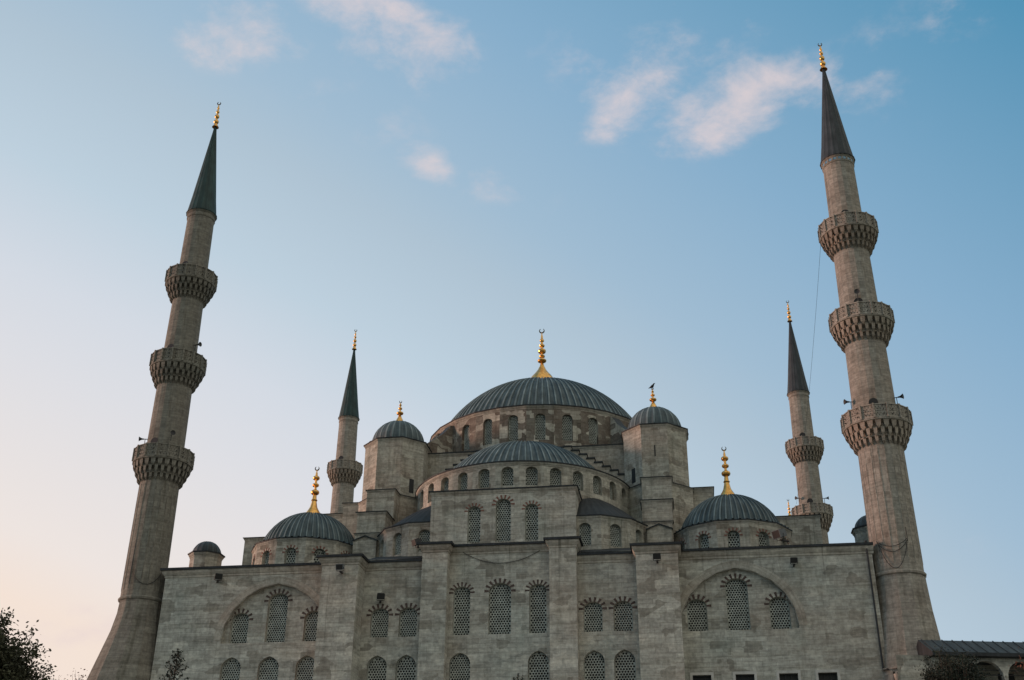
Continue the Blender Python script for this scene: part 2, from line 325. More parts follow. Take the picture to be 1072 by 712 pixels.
def window_mesh(wd, h, kind, rise, vouss, style):
    """local: x along, z up from sill centre, -y outwards.  returns (lattice mesh builder, pane, voussoirs)"""
    key = (round(wd,2), round(h,2), kind, round(rise,2), vouss, style)
    if key in WIN: return WIN[key]
    a = wd/2; vs = h-rise; pts = [(x, vs+y) for x, y in arch_pts(a, rise, 12, kind)]
    def top(x):
        for (x0,z0),(x1,z1) in zip(pts, pts[1:]):
            if x0-1e-9 <= x <= x1+1e-9: return z0+(z1-z0)*(x-x0)/max(1e-9, x1-x0)
        return vs
    g = MB(); D = .0
    # border
    bw = .035 if style == 'hex' else .07; outl = [(-a,0)]+pts+[(a,0)]; inn = []
    cx, cz = 0, h*.5
    for x, z in outl: inn.append((x*(1-bw/a), cz+(z-cz)*(1-bw*2/h)))
    for i in range(len(outl)):
        j = (i+1) % len(outl); g.face([(outl[i][0],D,outl[i][1]),(outl[j][0],D,outl[j][1]),(inn[j][0],D,inn[j][1]),(inn[i][0],D,inn[i][1])][::-1])
    if style == 'hex':
        p = .17; rh = p/sqrt(3); ri = rh*.63; row = 0; z = bw+rh*.6; n = max(1, int(round((wd-.05)/p))); p = (wd-.05)/n; rh = p/sqrt(3); ri = rh*.71
        while z < h:
            off = 0 if row % 2 else .5; x = -a+.025+p*(.5-off)
            while x < a:
                if abs(x) < a and z+rh*.4 < top(x):
                    hole = abs(x)+ri < a-.02 and z+ri < top(x-ri*.7) and z+ri < top(x+ri*.7)
                    o6 = [(max(-a,min(a,x+rh*sin(k*pi/3))), max(0, min(z+rh*cos(k*pi/3), top(max(-a,min(a,x+rh*sin(k*pi/3))))))) for k in range(6)]
                    if hole:
                        i6 = [(x+ri*sin(k*pi/3), z+ri*cos(k*pi/3)) for k in range(6)]
                        for k in range(6):
                            q = (k+1) % 6; g.face([(o6[k][0],D,o6[k][1]),(i6[k][0],D,i6[k][1]),(i6[q][0],D,i6[q][1]),(o6[q][0],D,o6[q][1])][::-1])
                            g.face([(i6[k][0],D,i6[k][1]),(i6[k][0],D+.05,i6[k][1]),(i6[q][0],D+.05,i6[q][1]),(i6[q][0],D,i6[q][1])])
                    else: g.face([(q[0],D,q[1]) for q in o6])
                x += p
            z += rh*1.5; row += 1
    else:
        for k in (1, 2): 
            x = -a+wd*k/3; g.box(x-.015, x+.015, D, D+.03, .02, h-.02)
        for k in range(1, 4): z = h*k/4; g.box(-a, a, D+.004, D+.034, z-.015, z+.015)
    gm = g
    pn = MB(); pn.face([(x, .09, z) for x, z in outl][::-1])
    vm = None
    if vouss:
        vm = MB(); nst = vouss; L = .26*min(1.15, max(.72, wd)); 
        # equal steps along the arch
        cum = [0]
        for (x0,z0),(x1,z1) in zip(pts, pts[1:]): cum.append(cum[-1]+math.hypot(x1-x0, z1-z0))
        def at(sv):
            for i in range(len(cum)-1):
                if sv <= cum[i+1]+1e-9:
                    t_ = (sv-cum[i])/(cum[i+1]-cum[i]); return V((pts[i][0]+(pts[i+1][0]-pts[i][0])*t_, pts[i][1]+(pts[i+1][1]-pts[i][1])*t_))
            return V(pts[-1])
        tot = cum[-1]; hw = tot/(nst-1)*.23
        for k in range(nst):
            sv = tot*k/(nst-1); p_ = at(sv); a_ = pi*(1-k/(nst-1)); dr = V((cos(a_), sin(a_)*1.0)).normalized(); tn = V((-dr.y, dr.x))
            q = [p_-tn*hw, p_+tn*hw, p_+tn*hw*1.5+dr*L, p_-tn*hw*1.5+dr*L]
            y0, y1 = -.285, -.262
            fr = [(c.x, y0, c.y) for c in q]; bk = [(c.x, y1, c.y) for c in q]
            vm.face(fr[::-1])
            for i in range(4): vm.face([fr[i], bk[i], bk[(i+1) % 4], fr[(i+1) % 4]])
    WIN[key] = [gm, pn, vm, None]; return WIN[key]
PROTO = {}
def window(parent, f, uc, vb, wd, vt, kind='round', rise=None, vouss=0, style='hex', depth=.28, red=False, split=True):
    """lattice window standing at `depth` in the opening; pane and voussoirs are its parts"""
    h = vt-vb; rise = wd/2*.75 if rise is None else rise
    key = (round(wd,2), round(h,2), kind, round(rise,2), vouss, style, red, split)
    P = f(uc, vb, depth-.006)
    rz = atan2(f.T.y, f.T.x); o0 = V(ORG[parent.name])
    if key not in PROTO:
        gm, pn, vm, _ = window_mesh(wd, h, kind, rise, vouss, style)
        if split:
            W = gm.build('window', M['grille'] if style == 'hex' else M['iron'], None, origin=(0,0,0)); kids = [('pane', pn.build('pane', M['glass'], W, origin=(0,0,0)))]
            if vm: kids.append(('voussoirs', vm.build('voussoirs', M['vouss_red'] if red else M['vouss'], W, origin=(0,0,0))))
        else:
            c = MB()
            for b, mi in ((gm,0),(pn,1),(vm,2)):
                if b:
                    for fc, u in zip(b.f, b.uv): c.face([b.v[i] for i in fc], u, mi)
            W = c.build('window', [M['grille'], M['glass'], M['vouss_red'] if red else M['vouss']], None, origin=(0,0,0))
        PROTO[key] = W
    else: W = dup_tree(PROTO[key])
    W.parent = parent; W.location = P-o0; W.rotation_euler = (0,0,rz); ORG[W.name] = tuple(P)
    return W

def cornice(path, zt, parent, closed=False, s=1.0, name='cornice', both=True):
    m = MB()
    m.sweep(path, [(0,zt-.66*s),(.05*s,zt-.62*s),(.05*s,zt-.5*s),(.10*s,zt-.46*s),(.2*s,zt-.30*s),(.22*s,zt-.15*s),(0,zt-.15*s)], closed, 0)
    m.sweep(path, [(0,zt-.148*s),(.33*s,zt-.148*s),(.34*s,zt+.0*s),(-.25*s,zt+.035)], closed, 1)
    return m.build(name, [M['cornice'], M['lead_dark']], parent)
def cap_profile(R, H, z0, n=14):
    rho = (R*R+H*H)/(2*H); zc = z0+H-rho; a0 = math.asin(min(1, R/rho)) if zc > z0 or R <= rho else pi/2
    a0 = math.acos((z0-zc)/rho)
    return [(rho*sin(a0*(1-k/n)), zc+rho*cos(a0*(1-k/n))) for k in range(n+1)]
def poly(c, R, n, rot=0, apothem=True):
    R = R/cos(pi/n) if apothem else R
    return [(c[0]+R*sin(rot+2*pi*(k+.5)/n), c[1]-R*cos(rot+2*pi*(k+.5)/n)) for k in range(n)]   # counter-clockwise: outwards on the right
def facet(c, R, ang):
    """plane of a drum facet whose outward direction is ang (0 = towards -y, + = towards +x)"""
    o = V((c[0]+R*sin(ang), c[1]-R*cos(ang), 0)); return Plane(o, (cos(ang), sin(ang), 0))
def drum(name, parent, c, R, n, z0, z1, ks, win, wks, m, vouss=0, depth=.28, red=False, kind='round', rot=0):
    """faceted drum with an arched window in each facet"""
    b = MB(); hw = R*math.tan(pi/n); wd, vb, vt = win
    fs = []
    for k in ks:
        f = facet(c, R, rot+2*pi*k/n); fs.append((k, f))
        cell(b, f, -hw, hw, z0, z1, (0, wd, vb, vt, kind, wd/2*.8) if k in wks else None, depth)
    ob = b.build(name, m, parent)
    for k, f in fs:
        if k in wks: window(ob, f, 0, vb, wd, vt, kind, wd/2*.8, vouss, depth=depth, red=red, split=False)
    return ob
def finial(parent, c, z0, h, r, kind=0, n=16, mats=None, name='finial'):
    """gilded alem: flared foot, stacked balls, crescent"""
    b = MB(); T = []
    if kind == 0: T = [(1,0),(.93,.06),(.84,.13),(.68,.19),(.46,.245),(.28,.30),(.15,.36),(.10,.40)]; balls = [(.415,.475,.30),(.49,.54,.20),(.555,.635,.27),(.655,.71,.185),(.74,.79,.15)]; nk = .075; ct = .86
    elif kind == 1: T = [(1,0),(1,.03),(.9,.08),(.66,.13),(.46,.18),(.36,.24),(.30,.28),(.40,.30),(.27,.325),(.24,.38)]; balls = [(.39,.485,.55),(.53,.60,.43),(.65,.73,.45)]; nk = .15; ct = .80
    elif kind == 2: T = [(1,0),(.8,.10),(.5,.20),(.28,.30)]; balls = [(.32,.47,.85),(.55,.66,.5),(.72,.80,.32)]; nk = .2; ct = .84
    else: T = [(1,0),(.6,.07),(.45,.12)]; balls = [(.12,.26,.75),(.30,.44,.68),(.48,.58,.5),(.62,.70,.36)]; nk = .24; ct = .76
    prof = [(a*r, z0+t*h) for a, t in T]
    for lo, hi, br in balls:
        for k in range(7):
            q = pi*k/6; prof.append((max(nk*r, br*r*sin(q)**.8 if 0 < k < 6 else nk*r), z0+h*(lo+(hi-lo)*(1-cos(q))/2*1.0)))
    prof += [(nk*r*.9, z0+h*(ct-.03)), (nk*r*.5, z0+h*ct), (nk*r*.45, z0+h*(ct+.03)), (0, z0+h*(ct+.031))]
    b.lathe(c, prof, n)
    # crescent standing on the stem
    R = h*(.034 if kind < 2 else .048); zc = z0+h*(ct+.03)+R; m_ = 14; pts = []
    for k in range(m_+1):
        a_ = -pi/2+RAD(150)*(2*k/m_-1); pts.append((a_, .24*R*(1-(2*k/m_-1)**2)+.03*R))
    for (a_, t_), (a2, t2) in zip(pts, pts[1:]):
        for y0 in (-.03, .03):
            q = [V((c[0]+(R+t_)*cos(a_), c[1]+y0, zc+(R+t_)*sin(a_))), V((c[0]+(R-t_)*cos(a_), c[1]+y0, zc+(R-t_)*sin(a_))), V((c[0]+(R-t2)*cos(a2), c[1]+y0, zc+(R-t2)*sin(a2))), V((c[0]+(R+t2)*cos(a2), c[1]+y0, zc+(R+t2)*sin(a2)))]
            b.face(q if y0 > 0 else q[::-1], mi=1)
        b.face([(c[0]+(R+t_)*cos(a_), c[1]-.03, zc+(R+t_)*sin(a_)), (c[0]+(R+t2)*cos(a2), c[1]-.03, zc+(R+t2)*sin(a2)), (c[0]+(R+t2)*cos(a2), c[1]+.03, zc+(R+t2)*sin(a2)), (c[0]+(R+t_)*cos(a_), c[1]+.03, zc+(R+t_)*sin(a_))], mi=1)
    return b.build(name, [M['gold'], M['bronze']], parent, smooth=True)

# ------------------------------------------------------------------ ground
g = MB(); g.face([(-3000,-3000,0),(3000,-3000,0),(3000,3000,0),(-3000,3000,0)]); o = g.build('ground', M['grass']); o['kind'] = 'structure'
g = MB(); g.face([(-60,-58,.01),(60,-58,.01),(60,60,.01),(-60,60,.01)]); o = g.build('paved_court', M['paving']); o['kind'] = 'structure'

# ------------------------------------------------------------------ the mosque
mosque = thing('mosque', 'large grey stone domed mosque with lead roofs and latticed windows between the minarets', 'mosque', (0,21.5,0))
S, ST = M['stone'], M['stone_tower']
YW = -1.0; FX = .1
F0 = Plane((0,YW,0), (1,0,0))
def facade():
    up_z = (16.85, 22.3)
    # ---- side walls with the great pointed recess
    for sgn in (-1, 1):
        b = MB(); xs = [-23.12 if sgn < 0 else 23.7, sgn*10.2]; x0, x1 = min(xs), max(xs); cx = sgn*15.1+FX
        cell(b, F0, x0, x1, 0, 12.7)
        if sgn < 0:
            ws = [(-17.68,1.38),(-15.1,1.42),(-12.55,1.38)]; e = [x0,-16.4,-13.8,x1]
            for (wx,wd),a,q in zip(ws, e, e[1:]): cell(b, F0, a, q, 12.7, 16.85, (wx,wd,13.7,16.32,'pointed',.70))
        else:
            ws = [(12.69,1.12),(15.27,1.12),(17.86,1.12),(20.16,1.12)]; e = [x0,14,16.5,19,x1]
            for (wx,wd),a,q in zip(ws, e, e[1:]): cell(b, F0, a, q, 12.7, 16.85, (wx,wd,13.1,14.54,'rect',0), .22)
        cell(b, F0, x0, cx-4.2, 16.85, 22.3); cell(b, F0, cx+4.2, x1, 16.85, 22.3)
        cell(b, F0, cx-4.2, cx+4.2, 16.85, 22.3, (cx,7.2,17.22,21.12,'pointed',3.7), .36)
        # recess floor wall with three windows
        FB = Plane((0,YW+.36,0), (1,0,0)); rw = [(cx-2.55,1.24,19.3),(cx,1.38,20.55),(cx+2.55,1.24,19.3)]; e = [cx-3.9,cx-1.3,cx+1.3,cx+3.9]
        for (wx,wd,vt),a,q in zip(rw, e, e[1:]): cell(b, FB, a, q, 17.1, 21.4, (wx,wd,17.3,vt,'round',wd*.36))
        ob = b.build('facade_wall', S, mosque)
        for wx,wd,vt in rw: window(ob, FB, wx, 17.3, wd, vt, 'round', wd*.36, 9 if vt > 20 else 8)
        for wx,wd in ws:
            if sgn < 0: window(ob, F0, wx, 13.7, wd, 16.32, 'pointed', .70)
            else: window(ob, F0, wx, 13.1, wd, 14.54, 'rect', 0, style='bars', depth=.2)
        if sgn > 0:
            for wx,wd in ws:
                a_, q_, z_ = wd/2, wd/2+.16, 12.9; fr = MB(); Y0, Y1 = YW-.05, YW+.02
                pi_ = [(wx-a_,z_),(wx-a_,14.54),(wx+a_,14.54),(wx+a_,z_)]; po_ = [(wx-q_,z_),(wx-q_,14.70),(wx+q_,14.70),(wx+q_,z_)]
                for i in range(3):
                    fr.face([(pi_[i][0],Y0,pi_[i][1]),(po_[i][0],Y0,po_[i][1]),(po_[i+1][0],Y0,po_[i+1][1]),(pi_[i+1][0],Y0,pi_[i+1][1])][::-1])
                    fr.face([(po_[i][0],Y0,po_[i][1]),(po_[i][0],Y1,po_[i][1]),(po_[i+1][0],Y1,po_[i+1][1]),(po_[i+1][0],Y0,po_[i+1][1])][::-1])
                fr.build('window_frame', M['frame'], ob, smooth=False)
        # thin raised band round the recess and a sill string
        tr = MB(); a0 = arch_pts(3.6, 3.7, 28, 'pointed'); a1 = arch_pts(4.1, 4.18, 28, 'pointed')
        for i in range(len(a0)-1):
            q = [(cx+a0[i][0],YW-.012,17.42+a0[i][1]),(cx+a0[i+1][0],YW-.012,17.42+a0[i+1][1]),(cx+a1[i+1][0],YW-.012,17.42+a1[i+1][1]),(cx+a1[i][0],YW-.012,17.42+a1[i][1])]
            tr.face(q, [(i*.4,0),(i*.4+.4,0),(i*.4+.4,.5),(i*.4,.5)])
            tr.face([q[3],q[2],V(q[2])+V((0,.012,0)),V(q[3])+V((0,.012,0))])
        tr.build('arch_band', M['cornice'], ob)
        for wx,wd in ([] if sgn > 0 else []): pass
    # ---- intermediate walls
    for sgn in (-1, 1):
        b = MB(); x0, x1 = sorted((sgn*10.2, sgn*4.2)); w1, w2 = sorted((sgn*6.02+FX, sgn*7.93+FX)); mid = (w1+w2)/2
        cell(b, F0, x0, x1, 0, 12.7)
        for wx,a,q in ((w1,x0,mid),(w2,mid,x1)):
            cell(b, F0, a, q, 12.7, 16.85, (wx,1.32,13.7,16.2,'pointed',.68)); cell(b, F0, a, q, 16.85, 22.3, (wx,1.2,17.35,19.24,'round',.44))
        ob = b.build('facade_wall', S, mosque)
        for wx in (w1, w2): window(ob, F0, wx, 13.7, 1.32, 16.2, 'pointed', .68); window(ob, F0, wx, 17.35, 1.2, 19.24, 'round', .44, 8)
    # ---- centre wall
    b = MB(); cell(b, F0, -4.2, 4.2, 0, 12.7)
    e = [-4.2,-1.3,1.5,4.2]
    cell(b, F0, -4.2, -.9, 12.7, 16.85, (-2.42,1.37,13.7,16.26,'pointed',.70)); cell(b, F0, -.9, 1.2, 12.7, 16.85); cell(b, F0, 1.2, 4.2, 12.7, 16.85, (2.62,1.32,13.7,16.26,'pointed',.70))
    cw = [(-2.40,1.12,20.5),(.12,1.46,20.66),(2.60,1.12,20.5)]
    for (wx,wd,vt),a,q in zip(cw, e, e[1:]): cell(b, F0, a, q, 16.85, 23.2, (wx,wd,17.36,vt,'round',wd*.36))
    b.box(-4.95,-4.2,-1,-.2,22.25,23.2); b.box(4.2,5.2,-1,-.2,22.25,23.2)
    ob = b.build('facade_wall', S, mosque)
    for wx,wd,vt in cw: window(ob, F0, wx, 17.36, wd, vt, 'round', wd*.36, 9)
    window(ob, F0, -2.42, 13.7, 1.37, 16.26, 'pointed', .70); window(ob, F0, 2.62, 13.7, 1.32, 16.26, 'pointed', .70)
    # ---- pilasters
    for x0, x1, yf, zt in ((-11.45,-9.0,-2.7,22.3),(9.05,11.68,-2.7,22.3),(-4.95,-3.25,-1.8,23.2),(3.45,5.2,-1.8,23.2)):
        b = MB(); b.box(x0, x1, yf, -1.02, 0, zt); b.build('pilaster', S, mosque)
    # ---- cornices
    cornice([(-23.12,.5),(-23.12,-1),(-11.45,-1),(-11.45,-2.7),(-9.0,-2.7),(-9.0,-1),(-4.95,-1)], 22.37, mosque)
    cornice([(5.2,-1),(9.05,-1),(9.05,-2.7),(11.68,-2.7),(11.68,-1),(23.8,-1)], 22.37, mosque)
    cornice([(-4.95,-.2),(-4.95,-1.8),(-3.25,-1.8),(-3.25,-1),(3.45,-1),(3.45,-1.8),(5.2,-1.8),(5.2,-.2)], 23.25, mosque)
    tops = MB()
    for x0, x1, yf, zt in ((-11.45,-9.0,-2.7,22.385),(9.05,11.68,-2.7,22.385),(-4.95,5.2,-.99,23.265),(-4.95,-3.25,-1.8,23.27),(3.45,5.2,-1.8,23.27)): tops.box(x0, x1, yf, 1, zt-.02, zt)
    for sg in (-1, 1):
        x0, x1 = sorted((sg*5.25, sg*9.0)); tops.face([(x0,-1.25,22.42),(x1,-1.25,22.42),(x1,1.3,23.35),(x0,1.3,23.35)])
    tops.build('parapet_lead', M['lead_dark'], mosque)
    # ---- body and flat lead roof behind
    b = MB(); b.box(-23.1,23.7,.7,3,0,22.2); b.box(-25.7,25.7,3,44,0,22.2); b.box(-23.12,-22.7,-.98,.7,0,22.2); b.box(23.3,23.7,-.98,.7,0,22.2); b.build('hall_body', S, mosque)
    b = MB(); b.box(-23.1,23.75,-.97,3,22.22,22.33); b.box(-25.8,25.8,3,44.1,22.22,22.33); b.build('hall_roof', M['lead'], mosque)
facade()

def mass(name, x0, x1, y0, y1, z0, z1, m=None, corn=.8, win=None, roof='lead_dark'):
    b = MB(); b.box(x0, x1, y0, y1, z0, z1-.02); ob = b.build(name, m or S, mosque)
    cornice([(x0,y0),(x1,y0),(x1,y1),(x0,y1)], z1, ob, True, corn)
    b = MB(); b.box(x0+.02, x1-.02, y0+.02, y1-.02, z1-.01, z1+.03); b.build('roof_lead', M[roof], ob)
    return ob
def upper():
    # upper window block over the centre
    FB = Plane((0,.5,0), (1,0,0)); b = MB(); e = [-5.05,-1.2,1.0,5.0]; cw = [(-2.0,.9,26.45),(.02,1.05,26.9),(1.98,.9,26.45)]
    for (wx,wd,vt),a,q in zip(cw, e, e[1:]): cell(b, FB, a, q, 22, 27.5, (wx,wd,23.87,vt,'round',wd*.38))
    b.box(-5.05,5.0,1.0,5.0,22,27.5); b.face([(-5.05,.5,22),(-5.05,1,22),(-5.05,1,27.5),(-5.05,.5,27.5)][::-1]); b.face([(5,.5,22),(5,1,22),(5,1,27.5),(5,.5,27.5)])
    ob = b.build('window_block', S, mosque)
    for wx,wd,vt in cw: window(ob, FB, wx, 23.87, wd, vt, 'round', wd*.38, 8, red=True)
    cornice([(-5.05,5),(-5.05,.5),(5.0,.5),(5.0,5)], 27.62, ob, False, .55)
    b = MB(); b.box(-5.0,4.95,.55,5,27.58,27.63); b.build('roof_lead', M['lead_dark'], ob)
    # exedra half domes beside it
    for sg in (-1, 1):
        c = (sg*5.55, 5.0); ks = list(range(-3, 4)); vis = [k for k in ks if -1 <= k*sg <= 3]
        ob = drum('exedra_drum', mosque, c, 4.08, 12, 22.2, 25.5, ks, (.82,23.5,25.08), [k for k in (0,1,2) ] if sg > 0 else [0,-1,-2], ST, depth=.26)
        cornice(poly(c, 4.08, 12), 25.6, ob, True, .5)
        b = MB(); ap = V((sg*5.0, 6.2, 28.85)); nr_ = 44; ls = 6; rows = []
        for i in range(ls+1):
            t_ = i/ls; row = []
            for k in range(nr_*2):
                a_ = 2*pi*k/(nr_*2); p0 = V((c[0]+4.05*sin(a_), c[1]-4.05*cos(a_), 25.61)); q = p0.lerp(ap, t_); q.z += .35*sin(pi*t_)+(.035*(1-t_) if k % 2 else 0); row.append(q)
            rows.append(row)
        for r0, r1 in zip(rows, rows[1:]):
            for k in range(nr_*2): k2 = (k+1) % (nr_*2); b.face([r0[k], r0[k2], r1[k2], r1[k]])
        b.build('exedra_roof', M['lead_dark'], mosque)
    # semi dome
    c = (0, 10.5); ks = list(range(-8, 9))
    ob = drum('semi_dome_drum', mosque, c, 8.3, 30, 27.0, 30.1, [k for k in ks if abs(k*12) <= 90], (.86,28.42,29.86), [k for k in ks if abs(k*12) <= 84], ST, depth=.36)
    pth = [(c[0]+8.33*sin(RAD(a)), c[1]-8.33*cos(RAD(a))) for a in range(-96, 97, 4)]
    cornice(pth, 30.25, ob, False, .5)
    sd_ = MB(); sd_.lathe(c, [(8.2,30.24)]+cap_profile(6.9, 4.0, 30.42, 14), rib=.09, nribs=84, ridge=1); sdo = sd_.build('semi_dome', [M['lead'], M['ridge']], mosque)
    # stepped shoulders of the great arch behind the semi dome
    for sg in (-1, 1):
        b = MB(); n = 9
        for k in range(n):
            xa = 3.2+k*.6; za = 34.15-.36*k; x0, x1 = sorted((sg*xa, sg*(xa+.6)))
            b.box(x0, x1, 9.9, 10.9, 29, za, 0); b.box(x0-.05, x1+.05, 9.8, 10.9, za, za+.1, 1)
        b.build('arch_step', [ST, M['lead_dark']], mosque)
    # square base of the great dome
    mass('dome_base', -10.4, 10.4, 10.9, 32.1, 22.2, 34.55, ST, .5)
    # main drum, dome, finial
    c = (0, 21.5); ks = range(-14, 14); front = [k for k in range(-8, 8)]
    dr = drum('main_drum', mosque, c, 10.0, 28, 34.5, 38.5, ks, (.86,35.55,37.85), front, M['stone_drum'], depth=.3, rot=pi/28)
    cornice(poly(c, 10.0, 28, pi/28), 38.62, dr, True, .55)
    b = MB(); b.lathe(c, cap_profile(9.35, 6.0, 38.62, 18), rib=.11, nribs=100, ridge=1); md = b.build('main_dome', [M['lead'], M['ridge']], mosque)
    finial(md, c, 44.5, 6.6, 1.42, 0)
    # drum buttresses on the diagonals
    for a in (-56,-44,44,56,124,136,-124,-136):
        b = MB(); d = V((sin(RAD(a)), -cos(RAD(a)), 0)); t = V((cos(RAD(a)), sin(RAD(a)), 0)); C0 = V((0,21.5,0)); hw = .42
        q = [(9.6,34.5),(13.0,34.5),(12.6,35.9),(10.9,37.3),(10.2,38.2),(9.6,38.2)]
        for s_ in (-1, 1):
            p = [C0+d*r+t*hw*s_+V((0,0,z)) for r, z in q]; b.face(p if s_ < 0 else p[::-1])
        for (r0,z0),(r1,z1) in zip(q[1:], q[2:]):
            b.face([C0+d*r0+t*hw+V((0,0,z0)), C0+d*r1+t*hw+V((0,0,z1)), C0+d*r1-t*hw+V((0,0,z1)), C0+d*r0-t*hw+V((0,0,z0))], mi=1 if z0 > 35 else 0)
        b.build('drum_buttress', [M['stone_drum'], M['lead_dark']], mosque)
    # weight towers, their stepped piers, corner domes
    for sx in (-1, 1):
        for sy in (1, -1):
            cy = 10.4 if sy > 0 else 43-10.4
            c = (sx*10.35, cy)
            b = MB(); P = poly(c, 2.62, 8); P2 = poly(c, 2.42, 8)
            b.sweep(P, [(0,22.2),(0,30.0)], True)
            ob = b.build('tower_foot', ST, mosque); cornice(P, 30.1, ob, True, .35)
            b = MB(); b.sweep(P2, [(0,30.0),(0,34.85)], True); tw = b.build('weight_tower', ST, mosque)
            cornice(P2, 34.95, tw, True, .5)
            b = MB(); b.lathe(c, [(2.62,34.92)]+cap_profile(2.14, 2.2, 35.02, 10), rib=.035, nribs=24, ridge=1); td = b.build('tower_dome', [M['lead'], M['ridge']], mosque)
            finial(td, c, 37.25, 2.0 if sx < 0 else 1.9, .34, 2)
            if sy > 0:
                f = facet(c, 2.42, -sx*pi/4); b = MB()
                for u, z0, z1, wd in ((0,30.5,31.65,.42),): b.face([f(u-wd/2,z0,-.01), f(u+wd/2,z0,-.01), f(u+wd/2,z1,-.01), f(u-wd/2,z1,-.01)])
                b.build('slit_window', M['glass'], tw)
                if sx > 0:
                    f = facet(c, 2.42, 0); b = MB(); b.face([f(-.05,32.3,-.01), f(.05,32.3,-.01), f(.05,33.2,-.01), f(-.05,33.2,-.01)]); b.build('slit_window', M['glass'], tw)
        # stepped buttress pier in front of the tower
        x0, x1 = sorted((sx*9.3, sx*11.45))
        mass('buttress_pier', x0, x1, 6.3, 9.2, 22.2, 30.05, ST, .35)
        mass('buttress_pier', x0+.02, x1-.02, 4.2, 6.3, 22.2, 27.62, ST, .4)
        mass('buttress_pier', x0+.1, x1-.06, 3.7, 4.2, 22.2, 25.85, ST, .3)
        xm = (x0+x1)/2+sx*.1; b = MB(); ya, yb = 3.3, 4.4; hw = .85
        b.box(xm-hw, xm+hw, ya, yb, 22.2, 25.2)
        b.face([(xm-hw,ya,25.2),(xm+hw,ya,25.2),(xm,ya,25.5)])
        b.face([(xm-hw-.08,ya-.1,25.2),(xm,ya-.1,25.56),(xm,yb,25.62),(xm-hw-.08,yb,25.24)][::-1], mi=1); b.face([(xm,ya-.1,25.56),(xm+hw+.08,ya-.1,25.2),(xm+hw+.08,yb,25.24),(xm,yb,25.62)][::-1], mi=1)
        b.face([(xm-hw-.08,ya-.1,25.12),(xm,ya-.1,25.48),(xm,ya-.1,25.56),(xm-hw-.08,ya-.1,25.2)], mi=1); b.face([(xm,ya-.1,25.48),(xm+hw+.08,ya-.1,25.12),(xm+hw+.08,ya-.1,25.2),(xm,ya-.1,25.56)], mi=1)
        b.build('gabled_pier', [ST, M['lead_dark']], mosque)
        # corner dome
        for sy in (1, -1):
            c = (sx*15.4, 5.8 if sy > 0 else 37.2)
            if sy > 0:
                ks = range(-6, 6); wk = [-2,-1,0,1,2] if sx > 0 else [-1,0,1,2,-2]
                dr = drum('corner_drum', mosque, c, 4.0, 12, 22.2, 25.0, ks, (.80,23.1,24.42), wk, ST, vouss=7, depth=.28, red=True)
            else:
                b = MB(); b.sweep(poly(c, 4.0, 12), [(0,22.2),(0,25.0)], True); dr = b.build('corner_drum', ST, mosque)
            cornice(poly(c, 4.0, 12), 25.15, dr, True, .42)
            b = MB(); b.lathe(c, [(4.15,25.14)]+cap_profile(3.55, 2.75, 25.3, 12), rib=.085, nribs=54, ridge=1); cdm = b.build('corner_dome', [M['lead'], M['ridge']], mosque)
            finial(cdm, c, 27.88, 4.55, .60, 1)
        # stepped walls running out from the tower, and the gallery block
        x0, x1 = sorted((sx*10.4, sx*14.5)); mass('shoulder_wall', x0, x1, 10.2, 32.8, 22.2, 30.45, ST, .35, roof='lead')
        x0, x1 = sorted((sx*14.5, sx*16.3)); mass('shoulder_wall', x0, x1, 10.6, 32.4, 22.2, 29.75, ST, .35, roof='lead')
        x0, x1 = sorted((sx*16.3, sx*22.0)); mass('gallery_wall', x0, x1, 9.2, 34, 22.2, 27.6, ST, .4, roof='lead')
        # small domed turret on the roof edge
        c = (25.35 if sx > 0 else -24.7, 8.5); b = MB(); b.sweep(poly(c, 1.12, 8), [(0,20.0),(0,26.05)], True); tr = b.build('roof_turret', ST, mosque); cornice(poly(c, 1.12, 8), 26.12, tr, True, .6)
        b = MB(); b.lathe(c, cap_profile(1.12, 1.05, 26.12, 8), rib=.02, nribs=16, ridge=1); b.build('turret_dome', [M['lead_roof'], M['lead']], tr)
upper()

